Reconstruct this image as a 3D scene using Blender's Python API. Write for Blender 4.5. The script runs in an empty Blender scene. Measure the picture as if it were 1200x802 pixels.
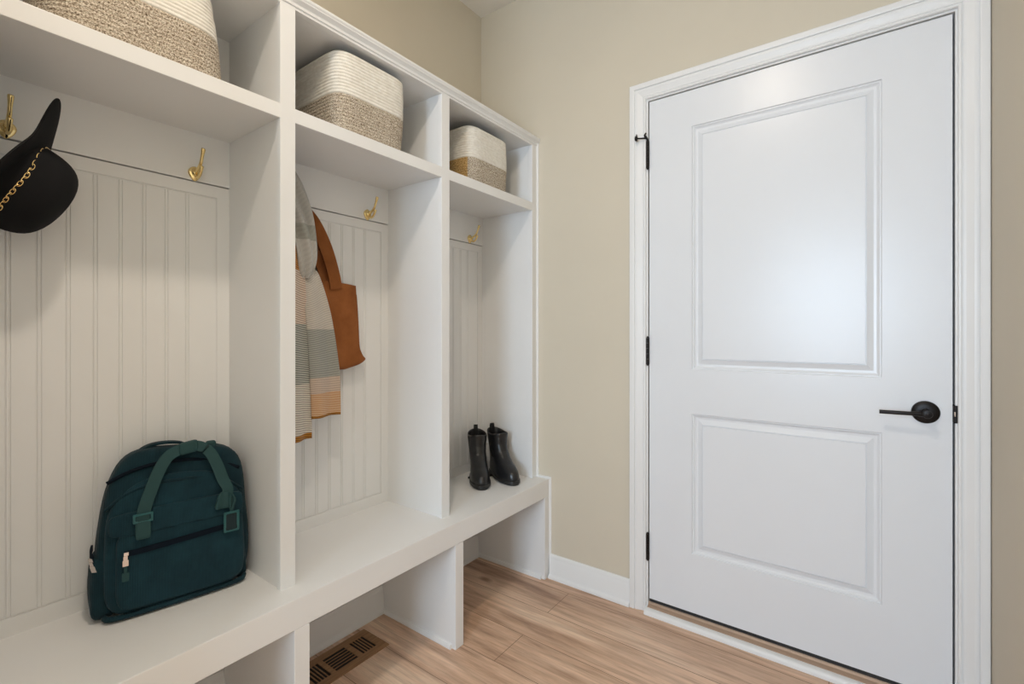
import bpy, bmesh, math, random
from mathutils import Vector, Matrix, noise
random.seed(7)
PI = math.pi
scn = bpy.context.scene
col = scn.collection

# ------------------------------------------------------------------ materials
def mat(name, base=(.8, .8, .8), rough=.5, metal=0., spec=.5):
    m = bpy.data.materials.new(name); m.use_nodes = True
    b = m.node_tree.nodes['Principled BSDF']
    b.inputs['Base Color'].default_value = (*base, 1)
    b.inputs['Roughness'].default_value = rough
    b.inputs['Metallic'].default_value = metal
    b.inputs['Specular IOR Level'].default_value = spec
    return m, m.node_tree.nodes, m.node_tree.links, b

def srgb(r, g, b):
    f = lambda c: ((c / 255 + .055) / 1.055) ** 2.4 if c > 10 else c / 255 / 12.92
    return (f(r), f(g), f(b))

def coords(nd, lk, scale=(1, 1, 1), rot=(0, 0, 0), out='Object'):
    t = nd.new('ShaderNodeTexCoord'); m = nd.new('ShaderNodeMapping')
    m.inputs['Scale'].default_value = scale; m.inputs['Rotation'].default_value = rot
    lk.new(t.outputs[out], m.inputs['Vector']); return m.outputs['Vector']

def noise_tex(nd, lk, vec, scale, detail=4, rough=.55):
    n = nd.new('ShaderNodeTexNoise'); n.inputs['Scale'].default_value = scale
    n.inputs['Detail'].default_value = detail; n.inputs['Roughness'].default_value = rough
    lk.new(vec, n.inputs['Vector']); return n.outputs['Fac']

def ramp(nd, lk, fac, stops, interp='LINEAR'):
    r = nd.new('ShaderNodeValToRGB'); r.color_ramp.interpolation = interp
    e = r.color_ramp.elements
    while len(e) < len(stops): e.new(0.5)
    for el, (p, c) in zip(e, stops): el.position = p; el.color = (*c, 1)
    lk.new(fac, r.inputs['Fac']); return r.outputs['Color']

def bump(nd, lk, b, h, strength=.2, dist=.01):
    n = nd.new('ShaderNodeBump'); n.inputs['Strength'].default_value = strength
    n.inputs['Distance'].default_value = dist
    lk.new(h, n.inputs['Height']); lk.new(n.outputs['Normal'], b.inputs['Normal'])

def mixc(nd, lk, fac, a, b, mode='MIX'):
    m = nd.new('ShaderNodeMix'); m.data_type = 'RGBA'; m.blend_type = mode
    for sock, v in ((m.inputs[0], fac), (m.inputs[6], a), (m.inputs[7], b)):
        if isinstance(v, (int, float)): sock.default_value = v
        elif isinstance(v, tuple): sock.default_value = (*v, 1)
        else: lk.new(v, sock)
    return m.outputs[2]

def simple(name, base, rough=.5, metal=0., nscale=None, nstr=.1, ndist=.002, var=0., spec=.5):
    m, nd, lk, b = mat(name, base, rough, metal, spec)
    v = coords(nd, lk)
    if nscale: bump(nd, lk, b, noise_tex(nd, lk, v, nscale), nstr, ndist)
    if var:
        f = noise_tex(nd, lk, v, 3.0, 3)
        c = ramp(nd, lk, f, [(.3, tuple(x * (1 - var) for x in base)), (.7, tuple(min(1, x * (1 + var)) for x in base))])
        lk.new(c, b.inputs['Base Color'])
    return m

M = {}
M['white'] = simple('white_satin_paint', (.84, .835, .825), .38, nscale=60, nstr=.04, var=.015)
M['doorwhite'] = simple('white_door_paint', (.805, .82, .845), .30, nscale=25, nstr=.03, var=.01)
M['wall'] = simple('greige_wall_paint', srgb(214, 204, 185), .7, nscale=260, nstr=.12, ndist=.001, var=.015)
M['ceiling'] = simple('ceiling_paint', (.86, .82, .76), .85, nscale=200, nstr=.2, var=.01)
M['brass'] = simple('polished_brass', (.86, .67, .32), .16, 1., nscale=40, nstr=.03)
M['black_metal'] = simple('oil_rubbed_bronze', (.018, .015, .014), .38, .7, nscale=120, nstr=.05)
M['black_rubber'] = simple('black_weatherstrip', (.02, .02, .021), .75, nscale=90, nstr=.1)
M['felt'] = simple('black_felt', (.010, .010, .011), .9, nscale=500, nstr=.35, ndist=.001, spec=.2)
M['gold'] = simple('gold_chain_metal', (.90, .66, .30), .25, 1., nscale=80, nstr=.03)
M['leather_black'] = simple('black_polished_leather', (.014, .014, .015), .3, nscale=160, nstr=.1, ndist=.0015)
M['boot_sole'] = simple('black_rubber_sole', (.012, .012, .012), .42, nscale=120, nstr=.1)
M['elastic'] = simple('black_ribbed_elastic', (.008, .008, .008), .85, nscale=400, nstr=.3)
M['webbing'] = simple('teal_webbing', srgb(26, 64, 66), .75, nscale=700, nstr=.3, ndist=.001, var=.06)
M['teal_plastic'] = simple('teal_plastic', srgb(34, 92, 95), .35, nscale=60, nstr=.03)
M['teal_dark'] = simple('dark_teal_lining', srgb(14, 36, 42), .85, nscale=300, nstr=.2)
M['zip'] = simple('zipper_tape', srgb(9, 20, 32), .85, nscale=600, nstr=.4, spec=.15)
M['nickel'] = simple('pink_gold_nickel', (.82, .73, .67), .22, 1., nscale=80, nstr=.03)
M['threshold'] = simple('bronze_threshold', srgb(186, 158, 136), .4, .2, nscale=80, nstr=.1, var=.05)
M['duct_shade'] = simple('duct_shade_black', (.012, .010, .009), .8, nscale=30, nstr=.05)

def suede():
    m, nd, lk, b = mat('tan_suede', (.2, .08, .03), .85, 0, .25)
    v = coords(nd, lk)
    f = noise_tex(nd, lk, v, 14, 6, .65)
    c = ramp(nd, lk, f, [(.3, srgb(130, 76, 36)), (.7, srgb(152, 93, 49))])
    lk.new(c, b.inputs['Base Color'])
    bump(nd, lk, b, noise_tex(nd, lk, v, 420, 3), .25, .001); return m
M['suede'] = suede()

def corduroy(name, c0, c1):
    m, nd, lk, b = mat(name, c0, .88, 0, .2)
    v = coords(nd, lk)
    w = nd.new('ShaderNodeTexWave'); w.wave_type = 'BANDS'; w.bands_direction = 'Y'
    w.inputs['Scale'].default_value = 130; w.inputs['Distortion'].default_value = .25
    lk.new(v, w.inputs['Vector'])
    f = noise_tex(nd, lk, v, 22, 5)
    c = ramp(nd, lk, f, [(.3, c0), (.72, c1)])
    c2 = mixc(nd, lk, .35, c, mixc(nd, lk, w.outputs['Fac'], tuple(x * .45 for x in c0), c1))
    lk.new(c2, b.inputs['Base Color'])
    b.inputs['Sheen Weight'].default_value = .05; b.inputs['Sheen Roughness'].default_value = .5
    bump(nd, lk, b, w.outputs['Fac'], .45, .002); return m
M['cord'] = corduroy('teal_corduroy', srgb(18, 46, 56), srgb(29, 64, 75))
M['cord2'] = corduroy('teal_corduroy_side', srgb(16, 41, 50), srgb(26, 58, 68))

def rope(name, stops, speck=True):
    m, nd, lk, b = mat(name, (.7, .65, .55), .9, 0, .2)
    v = coords(nd, lk, (1, 1, 1.6))
    if speck:
        f = noise_tex(nd, lk, v, 340, 2, .5)
    else:
        f = noise_tex(nd, lk, v, 60, 3, .5)
    lk.new(ramp(nd, lk, f, stops), b.inputs['Base Color'])
    bump(nd, lk, b, noise_tex(nd, lk, v, 330, 2), .5, .002); return m
M['cream_rope'] = rope('cream_cotton_rope', [(.3, srgb(230, 224, 213)), (.7, srgb(244, 240, 231))], False)
M['heather_rope'] = rope('heather_beige_rope', [(.34, srgb(96, 80, 66)), (.44, srgb(166, 149, 129)), (.55, srgb(210, 198, 180)), (.68, srgb(236, 228, 214))])
M['ochre_rope'] = rope('ochre_rope', [(.36, srgb(120, 92, 56)), (.46, srgb(182, 146, 92)), (.6, srgb(218, 184, 128))])

def planks():
    m, nd, lk, b = mat('oak_planks', (.4, .25, .15), .42)
    t = nd.new('ShaderNodeTexCoord')
    mp = nd.new('ShaderNodeMapping'); mp.inputs['Location'].default_value = (-.565, .08 + .175 * 40, 0)
    lk.new(t.outputs['Object'], mp.inputs['Vector'])
    br = nd.new('ShaderNodeTexBrick'); br.offset = .37; br.offset_frequency = 2
    br.inputs['Scale'].default_value = 1; br.inputs['Brick Width'].default_value = 1.5
    br.inputs['Row Height'].default_value = .175; br.inputs['Mortar Size'].default_value = .0012
    br.inputs['Mortar Smooth'].default_value = .2
    br.inputs['Color1'].default_value = (.2, .2, .2, 1); br.inputs['Color2'].default_value = (.8, .8, .8, 1)
    br.inputs['Mortar'].default_value = (0, 0, 0, 1); lk.new(mp.outputs['Vector'], br.inputs['Vector'])
    # each plank offsets the grain so neighbours differ
    sep = nd.new('ShaderNodeSeparateXYZ'); lk.new(mp.outputs['Vector'], sep.inputs[0])
    row = nd.new('ShaderNodeMath'); row.operation = 'DIVIDE'; row.inputs[1].default_value = .175
    lk.new(sep.outputs['Y'], row.inputs[0])
    fl = nd.new('ShaderNodeMath'); fl.operation = 'FLOOR'; lk.new(row.outputs[0], fl.inputs[0])
    mul = nd.new('ShaderNodeMath'); mul.operation = 'MULTIPLY'; mul.inputs[1].default_value = 3.71
    lk.new(fl.outputs[0], mul.inputs[0])
    cmb = nd.new('ShaderNodeCombineXYZ'); lk.new(mul.outputs[0], cmb.inputs['X']); lk.new(mul.outputs[0], cmb.inputs['Z'])
    add = nd.new('ShaderNodeVectorMath'); add.operation = 'ADD'
    lk.new(mp.outputs['Vector'], add.inputs[0]); lk.new(cmb.outputs[0], add.inputs[1])
    sc = nd.new('ShaderNodeMapping'); sc.inputs['Scale'].default_value = (.8, 7, 1); lk.new(add.outputs[0], sc.inputs['Vector'])
    big = noise_tex(nd, lk, sc.outputs['Vector'], 1.6, 6, .6)
    sc2 = nd.new('ShaderNodeMapping'); sc2.inputs['Scale'].default_value = (2.5, 60, 1); lk.new(add.outputs[0], sc2.inputs['Vector'])
    fine = noise_tex(nd, lk, sc2.outputs['Vector'], 2.2, 6, .7)
    base = ramp(nd, lk, big, [(.30, srgb(150, 119, 99)), (.42, srgb(208, 174, 148)), (.55, srgb(238, 207, 181)), (.70, srgb(252, 230, 206))])
    fin = ramp(nd, lk, fine, [(.3, (.66, .61, .58)), (.5, (.96, .96, .96)), (.72, (1.08, 1.08, 1.08))])
    c = mixc(nd, lk, .75, base, fin, 'MULTIPLY')
    tint = ramp(nd, lk, br.outputs['Color'], [(.15, (.84, .80, .78)), (.85, (1.08, 1.04, 1.0))])
    c = mixc(nd, lk, 1., c, tint, 'MULTIPLY')
    sm = nd.new('ShaderNodeMapping'); sm.inputs['Scale'].default_value = (1.5, 26, 1); lk.new(add.outputs[0], sm.inputs['Vector'])
    mid = ramp(nd, lk, noise_tex(nd, lk, sm.outputs['Vector'], 1.8, 5, .65), [(.33, (.70, .66, .63)), (.5, (1, 1, 1)), (.7, (1.05, 1.05, 1.04))])
    c = mixc(nd, lk, .5, c, mid, 'MULTIPLY')
    wv = nd.new('ShaderNodeTexWave'); wv.bands_direction = 'Y'; wv.inputs['Scale'].default_value = 1.7
    wv.inputs['Distortion'].default_value = 14; wv.inputs['Detail'].default_value = 3; wv.inputs['Detail Scale'].default_value = 1.4
    sw = nd.new('ShaderNodeMapping'); sw.inputs['Scale'].default_value = (.55, 3.2, 1); lk.new(add.outputs[0], sw.inputs['Vector'])
    lk.new(sw.outputs['Vector'], wv.inputs['Vector'])
    fig = ramp(nd, lk, wv.outputs['Fac'], [(.05, (.70, .66, .64)), (.35, (.97, .97, .97)), (.9, (1.04, 1.03, 1.02))])
    c = mixc(nd, lk, .35, c, fig, 'MULTIPLY')
    # knots
    kv = nd.new('ShaderNodeTexVoronoi'); kv.inputs['Scale'].default_value = 1.0
    sk = nd.new('ShaderNodeMapping'); sk.inputs['Scale'].default_value = (2.4, 5.2, 1); lk.new(add.outputs[0], sk.inputs['Vector'])
    lk.new(sk.outputs['Vector'], kv.inputs['Vector'])
    kn = ramp(nd, lk, kv.outputs['Distance'], [(.03, (.35, .26, .2)), (.11, (1, 1, 1))])
    c = mixc(nd, lk, .8, c, kn, 'MULTIPLY')
    c = mixc(nd, lk, br.outputs['Fac'], c, srgb(128, 98, 76))
    lk.new(c, b.inputs['Base Color'])
    rr = nd.new('ShaderNodeMapRange'); rr.inputs['To Min'].default_value = .34; rr.inputs['To Max'].default_value = .5
    lk.new(fine, rr.inputs['Value']); lk.new(rr.outputs[0], b.inputs['Roughness'])
    bump(nd, lk, b, fine, .12, .002); return m
M['floor'] = planks()

def vent_wood():
    m, nd, lk, b = mat('oak_register', (.3, .2, .1), .5)
    v = coords(nd, lk, (40, 3, 1))
    lk.new(ramp(nd, lk, noise_tex(nd, lk, v, 3, 5), [(.3, srgb(134, 98, 66)), (.7, srgb(172, 132, 94))]), b.inputs['Base Color']); return m
M['vent'] = vent_wood()

def scarf_mat(name, bands):
    """bands along UV.v, fine woven lines across"""
    m, nd, lk, b = mat(name, (.6, .6, .55), .95, 0, .1)
    t = nd.new('ShaderNodeTexCoord'); sep = nd.new('ShaderNodeSeparateXYZ')
    lk.new(t.outputs['UV'], sep.inputs[0])
    a = ramp(nd, lk, sep.outputs['Y'], [(p, c) for p, c, d in bands], 'CONSTANT')
    d = ramp(nd, lk, sep.outputs['Y'], [(p, d) for p, c, d in bands], 'CONSTANT')
    mp = nd.new('ShaderNodeMapping'); mp.inputs['Rotation'].default_value = (0, 0, .12)
    lk.new(t.outputs['UV'], mp.inputs['Vector'])
    w = nd.new('ShaderNodeTexWave'); w.bands_direction = 'Y'; w.inputs['Scale'].default_value = 36
    w.inputs['Distortion'].default_value = .6; w.inputs['Detail'].default_value = 1
    lk.new(mp.outputs['Vector'], w.inputs['Vector'])
    r = ramp(nd, lk, w.outputs['Fac'], [(.3, (0, 0, 0)), (.6, (1, 1, 1))])
    lk.new(mixc(nd, lk, r, d, a), b.inputs['Base Color'])
    b.inputs['Sheen Weight'].default_value = .15
    bump(nd, lk, b, w.outputs['Fac'], .5, .003); return m
_or = (srgb(205, 140, 62), srgb(132, 84, 40)); _wh = (srgb(226, 219, 208), srgb(168, 160, 150))
_gr = (srgb(190, 189, 180), srgb(122, 125, 119)); _pk = (srgb(226, 208, 192), srgb(170, 148, 132))
_os = (srgb(222, 196, 168), srgb(190, 130, 72)); _oc = (srgb(186, 128, 50), srgb(140, 92, 40))
_lg = (srgb(220, 217, 210), srgb(152, 152, 148))
M['scarf_front'] = scarf_mat('striped_scarf_front', [(0, *_oc), (.012, *_os), (.15, *_pk), (.25, *_gr), (.55, *_wh), (.92, *_or)])
M['scarf_back'] = scarf_mat('striped_scarf_back', [(0, *_oc), (.02, *_wh), (.22, *_gr), (.46, *_pk), (.67, *_or), (.83, *_gr)])
M['scarf_loop'] = scarf_mat('striped_scarf_loop', [(0, *_lg), (.34, *_gr), (.48, *_lg)])

def emis(name, c, s):
    m = bpy.data.materials.new(name); m.use_nodes = True
    nd = m.node_tree.nodes; lk = m.node_tree.links; nd.clear()
    e = nd.new('ShaderNodeEmission'); o = nd.new('ShaderNodeOutputMaterial')
    e.inputs['Color'].default_value = (*c, 1); e.inputs['Strength'].default_value = s
    lk.new(e.outputs[0], o.inputs['Surface']); return m
M['lamp'] = emis('lamp_diffuser_glow', (1, .84, .66), 3)

def glass():
    m = bpy.data.materials.new('window_glass'); m.use_nodes = True
    nd = m.node_tree.nodes; lk = m.node_tree.links; nd.clear()
    o = nd.new('ShaderNodeOutputMaterial'); mx = nd.new('ShaderNodeMixShader')
    t = nd.new('ShaderNodeBsdfTransparent'); g = nd.new('ShaderNodeBsdfGlossy'); g.inputs['Roughness'].default_value = .03
    f = nd.new('ShaderNodeFresnel'); f.inputs['IOR'].default_value = 1.45
    lk.new(f.outputs[0], mx.inputs[0]); lk.new(t.outputs[0], mx.inputs[1]); lk.new(g.outputs[0], mx.inputs[2])
    lk.new(mx.outputs[0], o.inputs['Surface']); return m
M['glass'] = glass()

# ------------------------------------------------------------------ mesh helpers
def BM(): return bmesh.new()

def smoothstep(a, b, x):
    t = max(0, min(1, (x - a) / (b - a))); return t * t * (3 - 2 * t)

def box(bm, x0, x1, y0, y1, z0, z1, bev=0.0):
    t = BM()
    bmesh.ops.create_cube(t, size=1)
    for v in t.verts:
        v.co = Vector(((x0 + x1) / 2 + v.co.x * (x1 - x0), (y0 + y1) / 2 + v.co.y * (y1 - y0), (z0 + z1) / 2 + v.co.z * (z1 - z0)))
    if bev:
        bmesh.ops.bevel(t, geom=list(t.edges), offset=bev, segments=2, affect='EDGES', profile=.6)
    merge(bm, t); return bm

def merge(bm, t):
    me = bpy.data.meshes.new('tmp'); t.to_mesh(me); t.free(); bm.from_mesh(me); bpy.data.meshes.remove(me)

def loft(bm, rings, close=True, cap0=True, cap1=True):
    vs = [[bm.verts.new(p) for p in r] for r in rings]
    n = len(rings[0])
    for a, b in zip(vs, vs[1:]):
        for i in range(n if close else n - 1):
            j = (i + 1) % n
            bm.faces.new((a[i], a[j], b[j], b[i]))
    if cap0: bm.faces.new(list(reversed(vs[0])))
    if cap1: bm.faces.new(vs[-1])
    return vs

def spline(pts, n):
    """Catmull-Rom through pts (tuples of any length), n samples per span"""
    P = [Vector(p) for p in pts]; out = []
    for i in range(len(P) - 1):
        p0 = P[i - 1] if i else P[0] * 2 - P[1]; p1 = P[i]; p2 = P[i + 1]
        p3 = P[i + 2] if i + 2 < len(P) else P[-1] * 2 - P[-2]
        for k in range(n):
            t = k / n
            out.append(.5 * ((2 * p1) + (p2 - p0) * t + (2 * p0 - 5 * p1 + 4 * p2 - p3) * t * t + (-p0 + 3 * p1 - 3 * p2 + p3) * t ** 3))
    out.append(P[-1]); return out

def tube(bm, pts, radii, seg=10, sub=6, closed=False):
    if not hasattr(radii, '__len__'): radii = [radii] * len(pts)
    S = spline([(*p, r, 0)[:4] for p, r in zip(pts, radii)], sub) if sub > 1 else [Vector((*p, r)) for p, r in zip(pts, radii)]
    P = [Vector(s[:3]) for s in S]; rings = []; up = None
    for i, p in enumerate(P):
        t = (P[min(i + 1, len(P) - 1)] - P[max(i - 1, 0)]).normalized()
        if up is None: up = t.orthogonal().normalized()
        else: up = (up - t * up.dot(t)).normalized()
        w = t.cross(up)
        rings.append([p + (up * math.cos(a) + w * math.sin(a)) * S[i][3] for a in [2 * PI * k / seg for k in range(seg)]])
    loft(bm, rings); return bm

def ribbon(bm, pts, sides, width, thick=.003, sub=6):
    """flat strap: centre points and side directions"""
    S = spline([(*p, ) for p in pts], sub); D = spline([(*Vector(s).normalized(), ) for s in sides], sub)
    if not hasattr(width, '__len__'): width = [width] * len(pts)
    W = [w[0] for w in spline([(w, 0) for w in width], sub)]
    rings = []
    for i, p in enumerate(S):
        t = (S[min(i + 1, len(S) - 1)] - S[max(i - 1, 0)]).normalized()
        d = (D[i] - t * D[i].dot(t)).normalized(); n = t.cross(d)
        w = W[i] / 2; h = thick / 2
        rings.append([p - d * w - n * h, p + d * w - n * h, p + d * w + n * h, p - d * w + n * h])
    loft(bm, rings); return bm

def rounded(bm, hx, hy, hz, n=5., cuts=9, f=None, n2=None):
    """pillowy superellipsoid box centred on the origin; f maps unit coords to a point"""
    t = BM(); bmesh.ops.create_cube(t, size=2)
    bmesh.ops.subdivide_edges(t, edges=list(t.edges), cuts=cuts, use_grid_fill=True)
    for v in t.verts:
        c = v.co; s = (abs(c.x) ** n + abs(c.y) ** n + abs(c.z) ** n) ** (1 / n)
        q = c / s
        v.co = Vector((q.x * hx, q.y * hy, q.z * hz)) if f is None else f(q)
    merge(bm, t); return bm

def obj(name, bm, m, parent=None, smooth=False, auto=None, label=None):
    bmesh.ops.recalc_face_normals(bm, faces=list(bm.faces))
    root = parent
    while root is not None and root.parent is not None: root = root.parent
    me = bpy.data.meshes.new(name); 
    if parent is not None and not root.get('_local'):
        off = root.location
        for v in bm.verts: v.co -= off
    bm.to_mesh(me); bm.free()
    ms = m if isinstance(m, (list, tuple)) else [m]
    for x in ms: me.materials.append(x)
    if smooth or auto:
        for p in me.polygons: p.use_smooth = True
        if auto: me.set_sharp_from_angle(angle=math.radians(auto))
    o = bpy.data.objects.new(name, me); col.objects.link(o)
    if parent is not None: o.parent = parent
    if label: o['label'] = label
    return o

def tag(o, label, cat, group=None):
    o['label'] = label; o['category'] = cat
    if group: o['group'] = group
    return o

def thing(name, label, cat, loc=(0, 0, 0), rot=0, group=None, local=False):
    o = bpy.data.objects.new(name, None); col.objects.link(o); o.empty_display_size = .05
    o.location = loc; o.rotation_euler = (0, 0, rot)
    if local: o['_local'] = 1
    return tag(o, label, cat, group)

def struct(name, bm, m, parent=None, auto=None, smooth=False):
    o = obj(name, bm, m, parent, smooth, auto)
    if parent is None: o['kind'] = 'structure'
    return o

# ------------------------------------------------------------------ room shell
CEIL = 2.78; XR = 1.8925; YF = -4.2
DX0, DX1, DZ0, DZ1 = .896, 1.8125, .053, 2.086        # door leaf
struct('floor', box(BM(), -.1, XR + .1, YF - .1, .15, -.06, 0), M['floor'])
struct('ceiling', box(BM(), -.1, XR + .1, YF - .1, .15, CEIL, CEIL + .06), M['ceiling'])
LY0, LY1, LZ0, LZ1 = -3.75, -2.55, .85, 2.1
bm = BM()
box(bm, -.1, 0, LY1, .15, 0, CEIL); box(bm, -.1, 0, YF - .1, LY0, 0, CEIL)
box(bm, -.1, 0, LY0, LY1, 0, LZ0); box(bm, -.1, 0, LY0, LY1, LZ1, CEIL)
struct('wall_left', bm, M['wall'])
bm = BM()
for a in ((LY0 - .07, LY0 + .03), (LY1 - .03, LY1 + .07)): box(bm, -.09, .018, a[0], a[1], LZ0 - .07, LZ1 + .07, .003)
for a in ((LZ0 - .07, LZ0 + .03), (LZ1 - .03, LZ1 + .07)): box(bm, -.09, .018, LY0, LY1, a[0], a[1], .003)
fill_win = struct('added_fill_window', bm, M['white'])  # unseen window, added to give the hall soft daylight fill
obj('window_pane', box(BM(), -.06, -.054, LY0 + .03, LY1 - .03, LZ0 + .03, LZ1 - .03), M['glass'], fill_win)
struct('wall_right', box(BM(), XR, XR + .1, YF - .1, .15, 0, CEIL), M['wall'])
bm = BM()
box(bm, 0, DX0 - .022, 0, .14, 0, CEIL); box(bm, DX1 + .022, XR, 0, .14, 0, CEIL)
box(bm, DX0 - .022, DX1 + .022, 0, .14, DZ1 + .022, CEIL)
struct('wall_back', bm, M['wall'])
# unseen return wall, added to block window light from the near bays
struct('wall_left_light_block', box(BM(), 0, .60, -1.97, -1.855, 0, CEIL), M['wall'])
# wall behind the photographer, with the window that lights the hall
WX0, WX1, WZ0, WZ1 = .88, 1.80, .8, 2.1
bm = BM()
box(bm, 0, WX0, YF - .1, YF, 0, CEIL); box(bm, WX1, XR, YF - .1, YF, 0, CEIL)
box(bm, WX0, WX1, YF - .1, YF, 0, WZ0); box(bm, WX0, WX1, YF - .1, YF, WZ1, CEIL)
struct('wall_front', bm, M['wall'])
bm = BM()
for a in ((WX0 - .07, WX0 + .03, WZ0 - .07, WZ1 + .07), (WX1 - .03, WX1 + .07, WZ0 - .07, WZ1 + .07)):
    box(bm, a[0], a[1], YF - .09, YF + .018, a[2], a[3], .003)
for a in ((WZ0 - .07, WZ0 + .03), (WZ1 - .03, WZ1 + .07)):
    box(bm, WX0, WX1, YF - .09, YF + .018, a[0], a[1], .003)
win = struct('window_1', bm, M['white'])
obj('window_pane', box(BM(), WX0 + .03, WX1 - .03, YF - .06, YF - .054, WZ0 + .03, WZ1 - .03), M['glass'], win)

# ---- door jamb, leaf, casing
bm = BM()
box(bm, DX0 - .021, DX0 - .005, -.001, .13, 0, DZ1 + .006, .001); box(bm, DX1 + .0055, DX1 + .021, -.001, .13, 0, DZ1 + .006, .001)
box(bm, DX0 - .021, DX1 + .021, -.001, .13, DZ1 + .005, DZ1 + .021, .001)
struct('trim_1', bm, M['white'])
bm = BM()
box(bm, DX0 - .006, DX0 + .018, .048, .07, .03, DZ1 + .006); box(bm, DX1 - .018, DX1 + .006, .048, .07, .03, DZ1 + .006)
box(bm, DX0 - .006, DX1 + .006, .048, .07, DZ1 - .018, DZ1 + .006)
box(bm, DX0 - .006, DX1 + .006, .05, .12, .0, DZ0 + .01)
struct('trim_2', bm, M['black_rubber'])

def casing_sweep(bm, prof, xl, xr, zb, zt):
    rings = []
    for k in range(4):
        r = []
        for u, v in prof:
            if k == 0: r.append((xl - u, -v, zb))
            if k == 1: r.append((xl - u, -v, zt + u))
            if k == 2: r.append((xr + u, -v, zt + u))
            if k == 3: r.append((xr + u, -v, zb))
        rings.append(r)
    loft(bm, rings, True, True, True); return bm
prof = [(0, .0), (0, .009), (.002, .0115), (.006, .012), (.009, .0105), (.0095, .0075), (.0115, .0075), (.012, .0092), (.018, .0100), (.026, .0128), (.034, .0158), (.040, .0165), (.043, .0160),
        (.0435, .0135), (.0455, .0135), (.046, .0175), (.050, .0190), (.064, .0190), (.067, .0175), (.068, .015), (.068, 0)]
struct('trim_3', casing_sweep(BM(), prof, DX0 - .011, DX1 + .0105, 0, DZ1 + .011), M['white'])

# threshold: white strip along the floor, bronze sill, dark sweep
bm = BM()
rings = []
for x in (DX0 - .011, DX1 + .0105):
    rings.append([(x, -.002, 0), (x, -.034, 0), (x, -.034, .010), (x, -.031, .016), (x, -.024, .020), (x, -.002, .021)])
loft(bm, rings)
struct('trim_4', bm, M['white'], auto=35)
bm = BM(); rings = []
for x in (DX0 - .005, DX1 + .0055):
    rings.append([(x, -.010, .0), (x, -.010, .022), (x, .004, .028), (x, .010, .036), (x, .05, .040), (x, .05, 0)])
loft(bm, rings)
struct('trim_5', bm, M['threshold'])

door = None
bm = BM()
y0 = .002
P1 = (1.064, 1.648, .999, 1.946); P2 = (1.064, 1.648, .280, .826)
xs = [DX0, P1[0], P1[1], DX1]; zs = [DZ0, P2[2], P2[3], P1[2], P1[3], DZ1]
for i in range(3):
    for k in range(5):
        if i == 1 and k in (1, 3): continue
        vs = [bm.verts.new(p) for p in ((xs[i], y0, zs[k]), (xs[i + 1], y0, zs[k]), (xs[i + 1], y0, zs[k + 1]), (xs[i], y0, zs[k + 1]))]
        bm.faces.new(vs)
ringsp = [(0, 0), (.0025, .005), (.006, .005), (.0085, .0085), (.013, .0118), (.021, .0125), (.034, .0070), (.0385, .0045), (.0392, .0072), (.0415, .0072), (.0425, .003)]
for (a, b, c, d) in (P1, P2):
    R = []
    for u, v in ringsp:
        R.append([(a + u, y0 + v, c + u), (b - u, y0 + v, c + u), (b - u, y0 + v, d - u), (a + u, y0 + v, d - u)])
    loft(bm, R, True, False, True)
# edges and back
bk = .046
for (a, b) in (((DX0, DZ0), (DX1, DZ0)), ((DX1, DZ0), (DX1, DZ1)), ((DX1, DZ1), (DX0, DZ1)), ((DX0, DZ1), (DX0, DZ0))):
    vs = [bm.verts.new(p) for p in ((a[0], y0, a[1]), (b[0], y0, b[1]), (b[0], bk, b[1]), (a[0], bk, a[1]))]; bm.faces.new(vs)
vs = [bm.verts.new(p) for p in ((DX0, bk, DZ0), (DX1, bk, DZ0), (DX1, bk, DZ1), (DX0, bk, DZ1))]; bm.faces.new(vs)
bmesh.ops.remove_doubles(bm, verts=list(bm.verts), dist=.0002)
door = struct('door_1', bm, M['doorwhite'], auto=14)
# sweep on the bottom edge
obj('door_sweep', box(BM(), DX0, DX1, .004, .044, DZ0 - .012, DZ0), M['black_rubber'], door, label='black door sweep')
# lever handle
HX, HZ = 1.752, .902
def disc(bm, c, axis, prof, seg=40):
    ax = Vector(axis).normalized(); u = ax.orthogonal().normalized(); w = ax.cross(u); c = Vector(c)
    loft(bm, [[c + ax * h + (u * math.cos(2 * PI * k / seg) + w * math.sin(2 * PI * k / seg)) * r for k in range(seg)] for r, h in prof]); return bm
h = obj('lever_handle', disc(BM(), (HX, y0, HZ), (0, -1, 0), [(.034, 0), (.034, .004), (.0325, .008), (.028, .0105), (.016, .012)]), M['black_metal'], door, auto=40, label='black round lever handle')
bm = disc(BM(), (HX, y0, HZ), (0, -1, 0), [(.0125, .010), (.0105, .016), (.0100, .036), (.0120, .039), (.0120, .054), (.0112, .0565), (.008, .0575)])
obj('lever_neck', bm, M['black_metal'], h, auto=40)
bm = BM()
rr = []
for k in range(15):
    t = k / 14; x = HX + .006 - t * .118; hz = .0095 - .0035 * min(1, t * 3) ; hy = .006
    yy = y0 - .0465 - .004 * math.sin(t * PI) ; zz = HZ + .000 - .003 * t
    rr.append([(x, yy + hy * math.cos(a), zz + hz * math.sin(a)) for a in [2 * PI * j / 12 for j in range(12)]])
loft(bm, rr); obj('lever', bm, M['black_metal'], h, auto=40)
obj('key_button', disc(BM(), (HX, y0 - .0575, HZ), (0, -1, 0), [(.0045, -.002), (.0045, .0015), (.003, .002)], 16), M['black_metal'], h, auto=40)
# strike plate / latch in the jamb
bm = box(BM(), DX1 + .0015, DX1 + .0125, -.006, .03, HZ - .026, HZ + .026, .003)
la = obj('strike_plate', bm, M['black_metal'], door, label='black strike plate beside the handle')
obj('latch_bolt', box(BM(), DX1 + .003, DX1 + .0060, -.0075, -.004, HZ - .006, HZ + .008, .001), M['nickel'], la, label='shiny latch tongue')
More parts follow.
